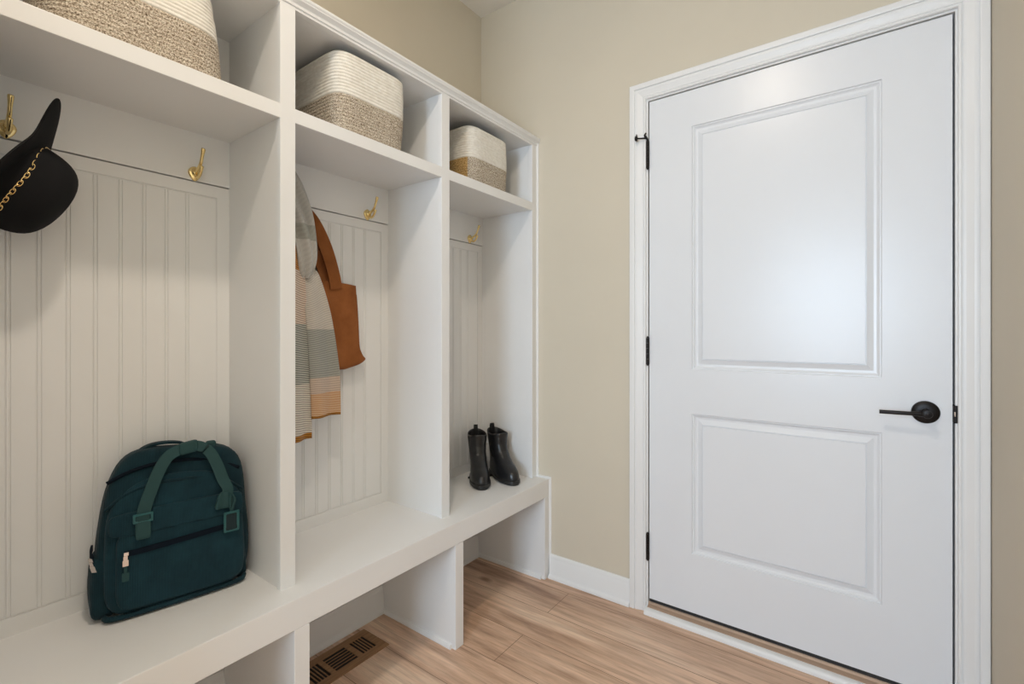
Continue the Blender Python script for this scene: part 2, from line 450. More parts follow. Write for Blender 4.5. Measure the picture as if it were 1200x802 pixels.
# hinges
def cyl(bm, c0, c1, r, seg=16): return tube(bm, [c0, c1], r, seg, 1)
for n, (za, zb) in enumerate(((1.815, 1.925), (1.012, 1.121), (.214, .319))):
    bm = BM(); hx = DX0 - .0045
    for k in range(5):
        a = za + (zb - za) * k / 5; b = za + (zb - za) * (k + 1) / 5 - .0008
        cyl(bm, (hx, -.0055, a), (hx, -.0055, b), .0062)
    disc(bm, (hx, -.0055, zb), (0, 0, 1), [(.0045, 0), (.0050, .002), (.0035, .005), (.001, .006)], 14)
    disc(bm, (hx, -.0055, za), (0, 0, -1), [(.0045, 0), (.0050, .002), (.0035, .005), (.001, .006)], 14)
    hi = obj('hinge', bm, M['black_metal'], door, auto=40, label=['black top hinge', 'black middle hinge', 'black bottom hinge'][n])
    bm = box(BM(), DX0 - .0042, DX0 + .0002, -.003, .002, za, zb, .0005); obj('hinge_leaf', bm, M['black_metal'], hi)
    if n == 0:
        bm = BM()
        tube(bm, [(hx, -.006, zb + .004), (hx - .004, -.012, zb + .014), (hx - .009, -.016, zb + .022), (hx - .004, -.014, zb + .032)], [.004, .0045, .004, .003], 10, 4)
        tube(bm, [(hx - .004, -.012, zb + .012), (hx - .018, -.024, zb + .010), (hx - .034, -.034, zb + .010)], [.0035, .003, .003], 10, 4)
        st = obj('hinge_pin_stop', bm, M['black_metal'], hi, smooth=True, label='black hinge pin door stop')
        bm = disc(BM(), (hx - .034, -.034, zb + .010), (-.8, -.45, 0), [(.004, -.002), (.010, 0), (.0105, .006), (.007, .009), (.002, .010)], 18)
        tube(bm, [(hx - .034, -.034, zb + .012), (hx - .036, -.036, zb + .026)], [.003, .002], 8, 2)
        # same part carries the bumper
        me2 = bpy.data.meshes.new('b'); bm.to_mesh(me2); bm.free()
        b2 = BM(); b2.from_mesh(st.data); b2.from_mesh(me2); b2.to_mesh(st.data); b2.free(); bpy.data.meshes.remove(me2)
        for p in st.data.polygons: p.use_smooth = True

# ---- baseboards
def base_run(bm, a, b, nrm, h=.108, t=.014):
    """baseboard + shoe from a to b (xy), normal nrm"""
    pr = [(0, 0), (t + .011, 0), (t + .0115, .008), (t + .008, .014), (t + .0005, .018), (t, .019), (t, h - .022), (t - .003, h - .018), (t - .003, h - .014), (t - .006, h - .005), (t - .009, h), (0, h)]
    n = Vector((*nrm, 0)); R = []
    for p in (a, b): R.append([Vector((*p, 0)) + n * u + Vector((0, 0, v)) for u, v in pr])
    loft(bm, R); return bm
struct('baseboard_back', base_run(BM(), (.424, 0), (DX0 - .079, 0), (0, -1)), M['white'], auto=50)
struct('baseboard_right', base_run(BM(), (XR, -.022), (XR, YF), (-1, 0)), M['white'], auto=50)

# ------------------------------------------------------------------ locker unit
FX, BX = .35, .042          # frame front, back panel face
BZ0, BZ1 = .378, .457       # bench
SZ0, SZ1 = 1.715, 1.7535    # shelf
TZ = 2.023
BF = .42
ST = [(-.0455, -.004), (-.6445, -.6025), (-1.247, -1.205), (-1.849, -1.807)]
L = thing('hall_locker', 'white built-in mudroom locker with cubbies, hooks and bench against the left wall', 'locker', (.2, -.93, 0))
W = M['white']
YL = -1.849
obj('bench_seat', box(BM(), .012, BF, YL, -.003, BZ0, BZ1, .0018), W, L)
for (a, b) in ST:
    bm = box(BM(), .016, BF, a, b, 0, BZ0 - .0004, .0015)
    lg = obj('bench_support', bm, W, L)
    bm = BM()
    pr = [(0, 0), (.010, 0), (.010, .009), (.006, .016), (0, .018)]
    loft(bm, [[(x, a - u, v) for u, v in pr] for x in (.02, BF - .018)])
    obj('shoe_moulding', bm, W, lg, auto=40)
bm = BM()
for (q, r) in ((ST[3][1], ST[2][0]), (ST[2][1], ST[1][0]), (ST[1][1], ST[0][0])):
    base_run(bm, (.008, r), (.008, q), (1, 0))
obj('back_baseboard', bm, W, L, auto=50)
bm = box(BM(), .002, .010, YL, -.003, .0, BZ0 - .001)
obj('lower_back_panel', bm, W, L)
# dividers and face stiles
for n, (a, b) in enumerate(ST):
    aa, bb = (a + .004, b - .004) if n not in (0,) else (a + .004, b)
    d = obj('divider', box(BM(), .02, FX - .018, aa, bb, BZ1 - .001, TZ + .01, .0008), W, L)
    obj('face_stile', box(BM(), FX - .019, FX, a, b, BZ1 - .0005, TZ + .012, .0015), W, d)
bays = [(ST[1][1] - .004, ST[0][0] + .004), (ST[2][1] - .004, ST[1][0] + .004), (ST[3][1] - .004, ST[2][0] + .004)]
for (a, b) in bays:
    bm = box(BM(), .03, FX - .018, a, b, SZ0 + .004, SZ1 - .0005, .0008)
    sh = obj('shelf_board', bm, W, L)
    obj('shelf_rail', box(BM(), FX - .019, FX - .0003, a - .003, b + .003, SZ0, SZ1, .0015), W, sh)
# top board, rail, crown
obj('top_panel', box(BM(), .02, FX - .005, YL, -.003, TZ + .004, TZ + .022), W, L)
obj('top_rail', box(BM(), FX - .019, FX - .0002, YL, -.003, TZ, TZ + .02, .001), W, L)
cp = [(FX - .03, TZ + .008), (FX + .003, TZ + .008), (FX + .004, TZ + .010), (FX + .004, TZ + .0125), (FX + .002, TZ + .0135), (FX + .003, TZ + .018), (FX + .008, TZ + .023),
      (FX + .013, TZ + .026), (FX + .0135, TZ + .029), (FX + .0155, TZ + .031), (FX + .017, TZ + .035), (FX + .0165, TZ + .039), (FX + .014, TZ + .0405), (FX - .03, TZ + .0405)]
bm = BM(); loft(bm, [[(x, y, z) for x, z in cp] for y in (YL, -.0015)])
obj('crown_moulding', bm, W, L, auto=30)
# scribe trims against the end wall
bm = BM()
pr = [(FX - .002, 0), (FX + .0075, 0), (FX + .006, -.004), (FX + .0025, -.0075), (FX - .002, -.009)]
loft(bm, [[(x, y - .0005, z) for x, y in pr] for z in (BZ1, TZ + .02)])
pr = [(BF - .002, 0), (BF + .0085, 0), (BF + .006, -.004), (BF + .0025, -.0065), (BF - .002, -.008)]
loft(bm, [[(x, y - .0005, z) for x, y in pr] for z in (0.02, BZ1 + .008)])
loft(bm, [[(x, y - .0005, z) for y, z in ((0, BZ1 - .001), (-.010, BZ1 - .001), (-.009, BZ1 + .005), (-.004, BZ1 + .009), (0, BZ1 + .009))] for x in (FX - .01, BF + .006)])
obj('scribe_moulding', bm, W, L, auto=40)

def beadboard(bm, ya, yb, z0, z1, zg0, zg1, g0, sp=.0505):
    """flat margins, double grooves with a bead between"""
    m = .034; x = BX
    A, B = ya + m, yb - m
    xb = .022
    for (p, q, r, s) in ((ya, A, z0, z1), (B, yb, z0, z1), (A, B, z0, zg0), (A, B, zg1, z1)):
        box(bm, xb, x, p, q, r, s)
    # routed line next to the margin: thin step
    pts = [(A, -.0035), (A + .003, -.0035), (A + .004, -.0012)]
    y = g0
    gs = []
    while y > A + .012: gs.append(y); y -= sp
    for g in sorted(gs):
        if g > B - .012: continue
        for c in (g - .0036, g + .0036):
            pts += [(c - .0017, -.0012), (c - .0005, -.0036), (c + .0005, -.0036), (c + .0017, -.0012)]
    pts += [(B - .004, -.0012), (B - .003, -.0035), (B, -.0035)]
    zz = [zg0, zg0 + .003, zg0 + .0045, zg1 - .0045, zg1 - .003, zg1]
    vs = []
    for k, z in enumerate(zz):
        dd = -.0035 if k in (0, 1, 4, 5) else None
        vs.append([bm.verts.new((x + (d if dd is None else min(dd, d)), y, z)) for y, d in pts])
    for a, b in zip(vs, vs[1:]):
        for i in range(len(pts) - 1): bm.faces.new((a[i], a[i + 1], b[i + 1], b[i]))
    return bm
for n, (a, b) in enumerate(bays):
    g0 = b - .0855 + .004 - .0325
    obj('beadboard_panel', beadboard(BM(), a, b, BZ1 - .001, 1.5785, .498, 1.545, b - .112), W, L)
    hk = obj('hook_rail', box(BM(), .022, BX + .0045, a, b, 1.5815, SZ0 + .006, .0012), W, L)
    obj('cubby_back_panel', beadboard(BM(), a, b, SZ1 - .001, TZ + .006, SZ1 + .034, TZ - .03, b - .112), W, L)

# hooks ------------------------------------------------------------
def hook(y, z, lab):
    x = BX + .0045
    bm = BM()
    # heart shaped back plate
    out = []
    for k in range(36):
        a = 2 * PI * k / 36
        rx = .0155 * (1 + .10 * math.cos(2 * a)); rz = .0185 if math.sin(a) > 0 else .023
        yy = rx * math.cos(a) * (1 - .25 * max(0, -math.sin(a))); zz = rz * math.sin(a)
        out.append((yy, zz))
    loft(bm, [[(x + d, y + s * p, z + s * q) for p, q in out] for d, s in ((0, 1), (.003, 1), (.0055, .86), (.0065, .6), (.0125, .42), (.0135, .2))])
    h = obj('coat_hook', bm, M['brass'], L, auto=50, label=lab)
    bm = tube(BM(), [(x + .008, y, z + .001), (x + .024, y, z + .006), (x + .042, y, z + .018), (x + .053, y, z + .038), (x + .060, y, z + .055), (x + .0615, y, z + .058)],
              [.0062, .0052, .0043, .0042, .0056, .0030], 12, 6)
    obj('upper_prong', bm, M['brass'], h, smooth=True)
    bm = tube(BM(), [(x + .008, y, z - .004), (x + .020, y, z - .015), (x + .034, y, z - .013), (x + .044, y, z - .002), (x + .048, y, z + .009), (x + .0485, y, z + .011)],
              [.0055, .0046, .0042, .0044, .0056, .003], 12, 6)
    obj('lower_prong', bm, M['brass'], h, smooth=True)
HZK = 1.602
for y, lab in ((-1.712, 'brass hook holding the black hat'), (-1.338, 'empty brass hook in the near bay'), (-1.106, 'brass hook behind the scarf'), (-.744, 'empty brass hook right of the tote bag'),
               (-.504, 'brass hook in the far bay, nearer its left side'), (-.143, 'brass hook in the far bay above the boots')):
    hook(y, HZK, lab)

# ------------------------------------------------------------------ rope baskets
def ring(hx, hy, n, z, seg=96, dx=0, dy=0):
    out = []
    for k in range(seg):
        a = 2 * PI * k / seg; c, s = math.cos(a), math.sin(a)
        r = 1 / ((abs(c) ** n + abs(s) ** n) ** (1 / n))
        out.append(Vector((dx + hx * r * c, dy + hy * r * s, z)))
    return out
def make_basket(label, loc, rot, hx, hy, H, split, taper=.0, patch=False, seed=0, n=5.5):
    t = thing('rope_basket', label, 'basket', loc, rot, 'rope baskets on the top shelf', local=True)
    coil = .0098; nc = int(round(H / coil)); coil = H / nc; ks = int(round(split * nc))
    def prof(k0, k1, outer=True):
        R = []; sub = 5
        for i in range((k1 - k0) * sub + 1):
            kk = k0 + i / sub; z = kk * coil; ph = (kk % 1)
            rid = .0030 * math.sqrt(max(0, 1 - (2 * ph - 1) ** 2))
            s = 1 + taper * (z / H)
            bul = .004 * math.sin(PI * z / H)
            w = noise.noise(Vector((seed, kk * .35, 0))) * .0012
            off = (-.0035 + rid + bul + w) if outer else (-.0105 - rid * .6 + bul)
            R.append(ring(hx * s + off, hy * s + off, n, z))
        return R
    lo, li = prof(0, ks), prof(0, ks, False); uo, ui = prof(ks, nc), prof(ks, nc, False)
    bm = BM()
    loft(bm, list(reversed(lo)) + [ring(hx * .6, hy * .6, n, .001)], True, False, True)
    loft(bm, [ring(hx - .02, hy - .02, n, .010)] + li[1:], True, True, False)
    o = obj('lower_weave', bm, [M['heather_rope'], M['ochre_rope']], t, smooth=True, label='heathered brown lower half')
    if patch:
        for p in o.data.polygons:
            c = p.center
            if c.y < -hy * .72 and c.x < hx * .84: p.material_index = 1
    bm = BM()
    z1 = H + .003
    rim = [ring(hx * (1 + taper) - .005, hy * (1 + taper) - .005, n, z1), ring(hx * (1 + taper) - .010, hy * (1 + taper) - .010, n, z1 - .0005)]
    loft(bm, uo + rim + list(reversed(ui)), True, False, False)
    obj('upper_weave', bm, M['cream_rope'], t, smooth=True, label='cream upper half')
    return t
make_basket('rope basket above the hat, its rim cut off by the top edge of the photo', (.190, -1.530, SZ1 + .0008), 0, .142, .176, .25, .47, taper=-.15, seed=1, n=4.2)
make_basket('cream and heather rope basket in the middle cubby, above the scarf', (.192, -.926, SZ1 + .0008), 0, .135, .133, .245, .48, taper=.05, seed=5, n=6.5)
make_basket('far rope basket with an ochre corner patch, in the cubby above the boots', (.188, -.312, SZ1 + .0008), 0, .127, .133, .236, .46, taper=.02, patch=True, seed=9, n=6.5)

# ------------------------------------------------------------------ hat
def make_hat():
    C = Vector((.150, -1.7186, 1.4639))
    Lx = Vector((.2458, .4794, .8425)); w = Vector((.9314, -.3576, -.0683)); nrm = Vector((.2685, .8015, -.5344))
    RL, RW, HH = .0935, .0665, .0925
    t = thing('felt_hat', 'black felt hat with a gold chain band hung on the leftmost hook', 'hat', tuple(C))
    dome = [(0, 1), (.25, .99), (.5, .955), (.70, .88), (.84, .77), (.93, .60), (.975, .40), (.99, .2), (1., .06), (1.03, .015)]
    seg = 88; R = []
    def brim_r(th):
        d = abs((th + PI) % (2 * PI) - PI)          # angle from the +L end
        tip = .080 * math.exp(-((th + PI) % (2 * PI) - PI - .12) ** 2 / .11)
        return .118 + .012 * math.sin(th) - .012 * max(0, -math.sin(th)) + tip, tip / .080
    for f, h in dome[1:]:
        ringp = []
        for k in range(seg):
            th = 2 * PI * k / seg; c, q = math.cos(th), math.sin(th)
            dent = 1 + .02 * math.sin(2 * th + 1) * (1 - h) * h * 4
            ringp.append(C + Lx * RL * f * c * dent + w * RW * f * q * dent + nrm * HH * h)
        R.append(ringp)
    for g in (.12, .35, .6, .82, .96, 1.0):
        ringp = []
        for k in range(seg):
            th = 2 * PI * k / seg; c, q = math.cos(th), math.sin(th)
            r0 = math.hypot(RL * 1.03 * c, RW * 1.03 * q); r1, tp = brim_r(th)
            e0 = Vector((RL * 1.03 * c, RW * 1.03 * q)); e1 = Vector((c, q)) * r1
            e = e0 + (e1 - e0) * g
            curl = -.004 * g - tp * (.022 * g * g + .004 * g) + .010 * g * g * q * q * (1 - tp)
            p = C + Lx * e.x + w * e.y + nrm * curl
            p.x = max(p.x, BX + .008)
            ringp.append(p)
        R.append(ringp)
    bm = BM()
    top = bm.verts.new(C + nrm * HH)
    vs = loft(bm, R, True, False, False)
    for k in range(seg): bm.faces.new((top, vs[0][k], vs[0][(k + 1) % seg]))
    o = obj('hat_body', bm, M['felt'], t, smooth=True)
    md = o.modifiers.new('thick', 'SOLIDIFY'); md.thickness = .004; md.offset = -1
    sb = o.modifiers.new('sub', 'SUBSURF'); sb.levels = 1; sb.render_levels = 1
    # chain links around the crown base
    bm = BM()
    def f(q):
        q = q % (2 * PI)
        up = smoothstep(math.radians(15), math.radians(85), q) * (1 - smoothstep(math.radians(200), math.radians(330), q))
        hh = (.009 + .022 * up) / HH; fr = 1.0
        for (f0, h0), (f1, h1) in zip(dome, dome[1:]):
            if h1 <= hh <= h0: fr = f0 + (f1 - f0) * (h0 - hh) / (h0 - h1)
        return C + Lx * (RL * fr + .0028) * math.cos(q) + w * (RW * fr + .0028) * math.sin(q) + nrm * (HH * hh + .002)
    dense = [f(2 * PI * k / 720) for k in range(721)]; acc = [0]
    for a_, b_ in zip(dense, dense[1:]): acc.append(acc[-1] + (b_ - a_).length)
    N = int(acc[-1] / .0104)
    def ang(d):
        for k in range(720):
            if acc[k + 1] >= d: return 2 * PI * (k + (d - acc[k]) / (acc[k + 1] - acc[k])) / 720
        return 2 * PI
    for k in range(N):
        th = ang(acc[-1] * (k + .25) / N); th2 = ang(acc[-1] * (k + .75) / N)
        p, q = f(th), f(th2); tt = (q - p).normalized()
        outw = (Lx * math.cos(th) + w * math.sin(th)).normalized()
        side = tt.cross(outw).normalized()
        b1 = side if k % 2 == 0 else (outw * .75 + side * .65).normalized()
        pts = []
        for j in range(12):
            aa = 2 * PI * j / 12
            pts.append(p + tt * .0071 * math.cos(aa) + b1 * .0034 * math.sin(aa))
        n2 = tt.cross(b1)
        rings = []
        for j in range(12):
            tg = (pts[(j + 1) % 12] - pts[j - 1]).normalized(); nn = tg.cross(n2)
            rings.append([pts[j] + (nn * math.cos(z) + n2 * math.sin(z)) * .00115 for z in (0, PI / 3, 2 * PI / 3, PI, 4 * PI / 3, 5 * PI / 3)])
        loft(bm, rings + [rings[0]], True, False, False)
    bmesh.ops.remove_doubles(bm, verts=list(bm.verts), dist=.00001)
    obj('chain_band', bm, M['gold'], t, smooth=True, label='gold chain hatband')
make_hat()

# ------------------------------------------------------------------ scarf
def cloth(rows, nu, wave, name, m, parent, uvw=.25):
    """rows: list of (z, y_left, y_right, x_centre); waves across u make hanging folds"""
    S = spline([(1.147 + (r[0] - 1.147) * .973, r[1] - .027, r[2] - .027, r[3] + .040) for r in rows], 8); bm = BM(); uv = bm.loops.layers.uv.new('UVMap')
    nz = len(S); grid = []
    ztop, zbot = S[0][0], S[-1][0]
    for i, s in enumerate(S):
        row = []
        for k in range(nu + 1):
            u = k / nu; y = s[1] + (s[2] - s[1]) * u
            row.append(bm.verts.new((s[3] + wave(u, (s[0] - zbot) / (ztop - zbot)), y, s[0] + .0 * u)))
        grid.append(row)
    for i in range(nz - 1):
        for k in range(nu):
            f = bm.faces.new((grid[i][k], grid[i][k + 1], grid[i + 1][k + 1], grid[i + 1][k]))
            for lp, (a, b) in zip(f.loops, ((i, k), (i, k + 1), (i + 1, k + 1), (i + 1, k))):
                lp[uv].uv = (b / nu * uvw, (S[a][0] - zbot) / (ztop - zbot))
    o = obj(name, bm, m, parent, smooth=True)
    md = o.modifiers.new('thick', 'SOLIDIFY'); md.thickness = .005; md.offset = 0
    return o
sc = thing('striped_scarf', 'grey, cream and orange striped knit scarf hanging beside the tan tote', 'scarf', (.11, -1.08, 1.6))
cloth([(1.685, -1.145, -1.058, .10), (1.63, -1.150, -1.032, .116), (1.55, -1.120, -1.010, .128), (1.46, -1.082, -1.004, .132), (1.39, -1.066, -1.002, .130), (1.345, -1.056, -1.008, .122), (1.322, -1.046, -1.020, .112)], 24,
      lambda u, t: .011 * math.sin(u * 13 + t * 6) * (.5 + .5 * t) + .020 * math.sin(PI * u) - .014, 'scarf_loop', M['scarf_loop'], sc)
cloth([(1.40, -1.060, -1.020, .108), (1.365, -1.050, -1.004, .110), (1.33, -1.042, -.978, .112), (1.20, -1.030, -.937, .112), (1.02, -1.018, -.906, .110), (.93, -1.012, -.900, .108), (.852, -1.008, -.898, .106)], 26,
      lambda u, t: .016 * math.sin(u * 6.0 + .6) * (.35 + .65 * (1 - t)) - .02 * abs(u - .55), 'front_tail', M['scarf_front'], sc)
cloth([(1.62, -1.15, -1.066, .098), (1.50, -1.16, -1.050, .120), (1.36, -1.165, -1.040, .128), (1.20, -1.170, -1.025, .120), (1.0, -1.172, -1.014, .118), (.88, -1.172, -1.006, .116), (.787, -1.170, -1.004, .114)], 28,
      lambda u, t: .012 * math.sin(u * 11 + 1.2) * (.4 + .6 * (1 - t)) + .02 * (.5 - u), 'back_tail', M['scarf_back'], sc)

# ------------------------------------------------------------------ tote bag
tb = thing('tote_bag', 'tan suede tote bag hanging half hidden behind the striped scarf', 'bag', (.07, -.98, 1.02))
def tote_body():
    bm = BM(); rows = []
    # z, y left, y right, depth
    prof = [(1.332, -1.150, -.802, .010), (1.25, -1.155, -.799, .018), (1.15, -1.155, -.798, .026), (1.09, -1.155, -.798, .032), (1.06, -1.155, -.788, .036), (1.032, -1.150, -.776, .040), (1.016, -1.145, -.800, .038), (1.008, -1.12, -.85, .030)]
    S = spline(prof, 5)
    for z, a, b, d in S:
        yc = (a + b) / 2; hy = (b - a) / 2
        r = []
        for k in range(48):
            th = 2 * PI * k / 48; c, s = math.cos(th), math.sin(th); n = 3.6
            q = 1 / ((abs(c) ** n + abs(s) ** n) ** (1 / n))
            yy = yc + hy * q * c; xx = .050 + d * .5 + d * .5 * q * s
            xx += .004 * math.sin(yy * 40 + z * 8) * (1 if s > 0 else 0)
            # top edge dips a little to the right, base lifts at the end
            zz = z - (.022 * ((yy + .98) / .18) if z > 1.30 else 0) * .6 + (.014 * max(0, (yy + .86) / .09) * smoothstep(1.06, 1.02, z) if z < 1.06 else 0)
            r.append((xx, yy, zz))
        rows.append(r)
    loft(bm, rows); return bm
obj('bag_body', tote_body(), M['suede'], tb, auto=60)
s1 = ribbon(BM(), [(.066, -.893, 1.300), (.070, -.903, 1.345), (.074, -.938, 1.44), (.078, -.985, 1.52), (.082, -1.040, 1.575), (.084, -1.100, 1.668), (.084, -1.130, 1.668), (.078, -1.158, 1.52), (.070, -1.135, 1.40), (.066, -1.12, 1.30)],
            [(.1, 1, .1)] * 2 + [(.1, 1, .25)] * 2 + [(.25, .8, .5)] + [(.8, .1, .6)] + [(.8, -.4, 0)] + [(.2, -1, 0)] * 3, [.044, .044, .046, .044, .036, .03, .03, .035, .04, .04], .0035)
obj('front_strap', s1, M['suede'], tb, auto=60)
s2 = ribbon(BM(), [(.053, -.918, 1.29), (.054, -.935, 1.345), (.057, -.972, 1.44), (.060, -1.000, 1.52), (.066, -1.050, 1.575), (.069, -1.10, 1.650), (.069, -1.130, 1.650), (.064, -1.160, 1.50), (.058, -1.13, 1.38), (.056, -1.13, 1.29)],
            [(-.25, 1, .2)] * 4 + [(.3, .8, .5)] + [(.8, .1, .6)] + [(.8, -.4, 0)] + [(.2, -1, 0)] * 3, [.04, .04, .044, .04, .034, .028, .028, .035, .04, .04], .0035)
obj('rear_strap', s2, M['suede'], tb, auto=60)

# ------------------------------------------------------------------ backpack  (local: x = outward, y = width, z = up)
bp = thing('backpack', 'dark teal corduroy backpack standing on the bench', 'backpack', (.141, -1.413, BZ1 + .0006), math.radians(-11), local=True)
LEAN = .08
def lean(p): return Vector((p[0] - LEAN * p[2], p[1], p[2]))
def wob(p, s=9, a=.004): return noise.noise(Vector(p) * s) * a
HB = .384
def body_map(q):
    z = (q.z + 1) / 2 * HB
    wy = .163 - .012 * (z / HB) ** 2 + .003 * math.sin(z / HB * PI)
    x = q.x * (.046 - .010 * (z / HB)) + .004
    y = q.y * wy + (.030 * (z / HB) ** 3 * max(0, -q.y))
    zz = z - .010 * max(0, abs(q.y) - .25) ** 1.5 * (z / HB) ** 2 * 1.6 + (.010 * q.y * -1) * (z / HB) ** 3
    p = Vector((x, y, zz)); d = wob(p, 11, .007)
    return lean((x + d * (1 if q.x > 0 else .3), y + wob(p + Vector((3, 1, 2))), max(.001, zz)))
main = obj('main_compartment', rounded(BM(), 1, 1, 1, 6.0, 16, body_map), M['cord2'], bp, smooth=True)
def front_map(q):       # front compartment with a rounded top that sits proud of the main bag
    z0, z1 = .006, .322
    z = z0 + (q.z + 1) / 2 * (z1 - z0)
    t = (z - z0) / (z1 - z0)
    wy = .150 - .009 * t * t
    x = .034 + q.x * (.030 - .010 * t * t)
    zz = z - .055 * abs(q.y) ** 3 * t ** 3 + .012 * -q.y * t ** 2 * .4
    p = Vector((x, q.y * wy, zz))
    return lean((x + wob(p, 12, .004), p.y, max(.002, zz)))
fc = obj('front_compartment', rounded(BM(), 1, 1, 1, 6, 14, front_map), M['cord'], bp, smooth=True)
def pocket_map(q):
    z0, z1 = .022, .212
    z = z0 + (q.z + 1) / 2 * (z1 - z0); t = (z - z0) / (z1 - z0)
    x = .058 + q.x * (.016 - .003 * t); y = .008 + q.y * (.134 + .002 * (1 - t))
    p = Vector((x, y, z))
    return lean((x + wob(p, 14, .004), y, z + wob(p + Vector((1, 5, 0)), 8, .006)))
fp = obj('front_pocket', rounded(BM(), 1, 1, 1, 7, 14, pocket_map), M['cord'], bp, smooth=True)
# flap overhanging the pocket top
def flap_map(q):
    z0, z1 = .196, .252
    z = z0 + (q.z + 1) / 2 * (z1 - z0)
    x = .066 + q.x * .009 - (z - z0) * .15; y = .002 + q.y * .142
    p = Vector((x, y, z))
    return lean((x + wob(p, 14, .003), y, z + wob(p, 8, .004)))
obj('pocket_flap', rounded(BM(), 1, 1, 1, 6, 10, flap_map), M['cord'], fp, smooth=True)
# front zipper
def surf(y, z, dx=0): return lean((.0745 + dx, y, z))
zp = [(-.110, .158), (-.08, .158), (-.03, .160), (.03, .163), (.08, .166), (.126, .168)]
zo = obj('front_zipper', ribbon(BM(), [surf(y, z, -.001) for y, z in zp], [(0, 0, 1)] * 6, .013, .004), M['zip'], fp, auto=50, label='dark zip across the pocket')
def puller(name, y, z, x, parent, tail=True, ax=(0, 1, 0), tilt=0.):
    bm = BM()
    ay = Vector(ax)
    o = lean((x, y, z))
    def pt(a, b, c): return o + ay * a + Vector((b, 0, c + tilt * 0)) + ay * tilt * c
    def slab(a0, a1, c0, c1, th=.003, b0=.0):
        loft(bm, [[pt(a0, b0, c), pt(a1, b0, c), pt(a1, b0 + th, c), pt(a0, b0 + th, c)] for c in (c0, c1)])
    slab(-.003, .006, -.003, .005, .006); slab(-.0040, .0040, -.013, -.003, .003, .005); slab(-.0055, .0055, -.026, -.012, .003, .006)
    pu = obj(name, bm, M['nickel'], parent, label='shiny zip pull')
    if tail:
        bm = BM()
        slab(-.003, .003, -.042, -.025, .003, .005); slab(-.0065, .0065, -.062, -.042, .004, .005)
        obj('pull_tab', bm, M['webbing'], parent)
puller('zip_pull', -.110, .160, .0775, fp, True)
# side pockets
for s in (-1, 1):
    def side_map(q, s=s):
        z = .004 + (q.z + 1) / 2 * (.150 if s < 0 else .155)
        x = .002 + q.x * .044; t = z / .15
        y = s * (.126 + (q.y * s * .5 + .5) * ((.044 if s < 0 else .026) + .005 * math.sin(t * 3)))
        p = Vector((x, y, z))
        return lean((x + wob(p, 15, .004), y + wob(p, 22, .006), z))
    sp_ = obj('side_pocket', rounded(BM(), 1, 1, 1, 4.5, 9, side_map), M['cord2'], bp, smooth=True)
    if s < 0:
        tp = [lean((x, -.171 + abs(x) * .1, .152 + .01 * x)) for x in (-.045, -.02, .01, .04)]
        obj('side_zipper', ribbon(BM(), tp, [(0, 0, 1)] * 4, .014, .004), M['zip'], sp_, auto=50)
        puller('zip_pull', -.172, .150, .034, sp_, False, (.5, .8, 0), -.35)
# bottom piping
bm = tube(BM(), [lean((.040, -.148, .012)), lean((.056, -.134, .010)), lean((.062, -.07, .0095)), lean((.062, .07, .0095)), lean((.056, .134, .011)), lean((.040, .148, .014))], .0065, 8, 6)
obj('bottom_piping', bm, M['cord2'], fc, smooth=True)
# seam piping arched across the top of the front compartment
arc = []
for k in range(13):
    y = -.148 + .296 * k / 12; q = y / .150
    arc.append(lean((.052 - .004 * abs(q), y, .306 - .055 * abs(q) ** 3 + .006 * -q)))
bm = tube(BM(), arc, .0035, 8, 4); obj('seam_piping', bm, M['cord2'], fc, smooth=True)
arc2 = []
for k in range(13):
    y = -.140 + .280 * k / 12; q = y / .150
    arc2.append(lean((.040 - .004 * abs(q), y * 1.01, .352 - .045 * abs(q) ** 2.4 - .008 * q)))
bm = tube(BM(), arc2, .0045, 8, 4); obj('top_zipper', bm, M['zip'], main, smooth=True)
# carry handle: left strap + right strap gathered by a wrap at the top
A = lambda x, y, z: lean((x, y, z))
hl = [A(.078, -.076, .206), A(.076, -.075, .245), A(.072, -.062, .290), A(.067, -.044, .336), A(.059, -.024, .368), A(.052, .002, .381), A(.050, .030, .386)]
hs = [(0, 1, 0), (0, 1, .05), (0, 1, -.25), (0, .9, -.45), (.1, .6, -.6), (.3, .2, -.8), (.3, 0, -.8)]
hd = obj('carry_handle', ribbon(BM(), hl, hs, .027, .0035), M['webbing'], bp, auto=50)
hr = [A(.050, .020, .387), A(.054, .046, .384), A(.058, .068, .366), A(.064, .084, .330), A(.068, .096, .290), A(.074, .106, .262), A(.072, .098, .236)]
hs = [(.3, 0, -.8), (.3, .3, -.7), (.1, .8, -.4), (0, 1, .3), (0, 1, .25), (0, 1, .1), (0, 1, .0)]
obj('handle_strap', ribbon(BM(), hr, hs, [.027, .026, .026, .027, .027, .025, .036], .0035), M['webbing'], hd, auto=50)
wr = obj('handle_wrap', rounded(BM(), 1, 1, 1, 6, 5, lambda q: A(.050 + q.x * .010, .022 + q.y * .021, .384 + q.z * .015 + .16 * q.y * .02)), M['webbing'], hd, smooth=True)
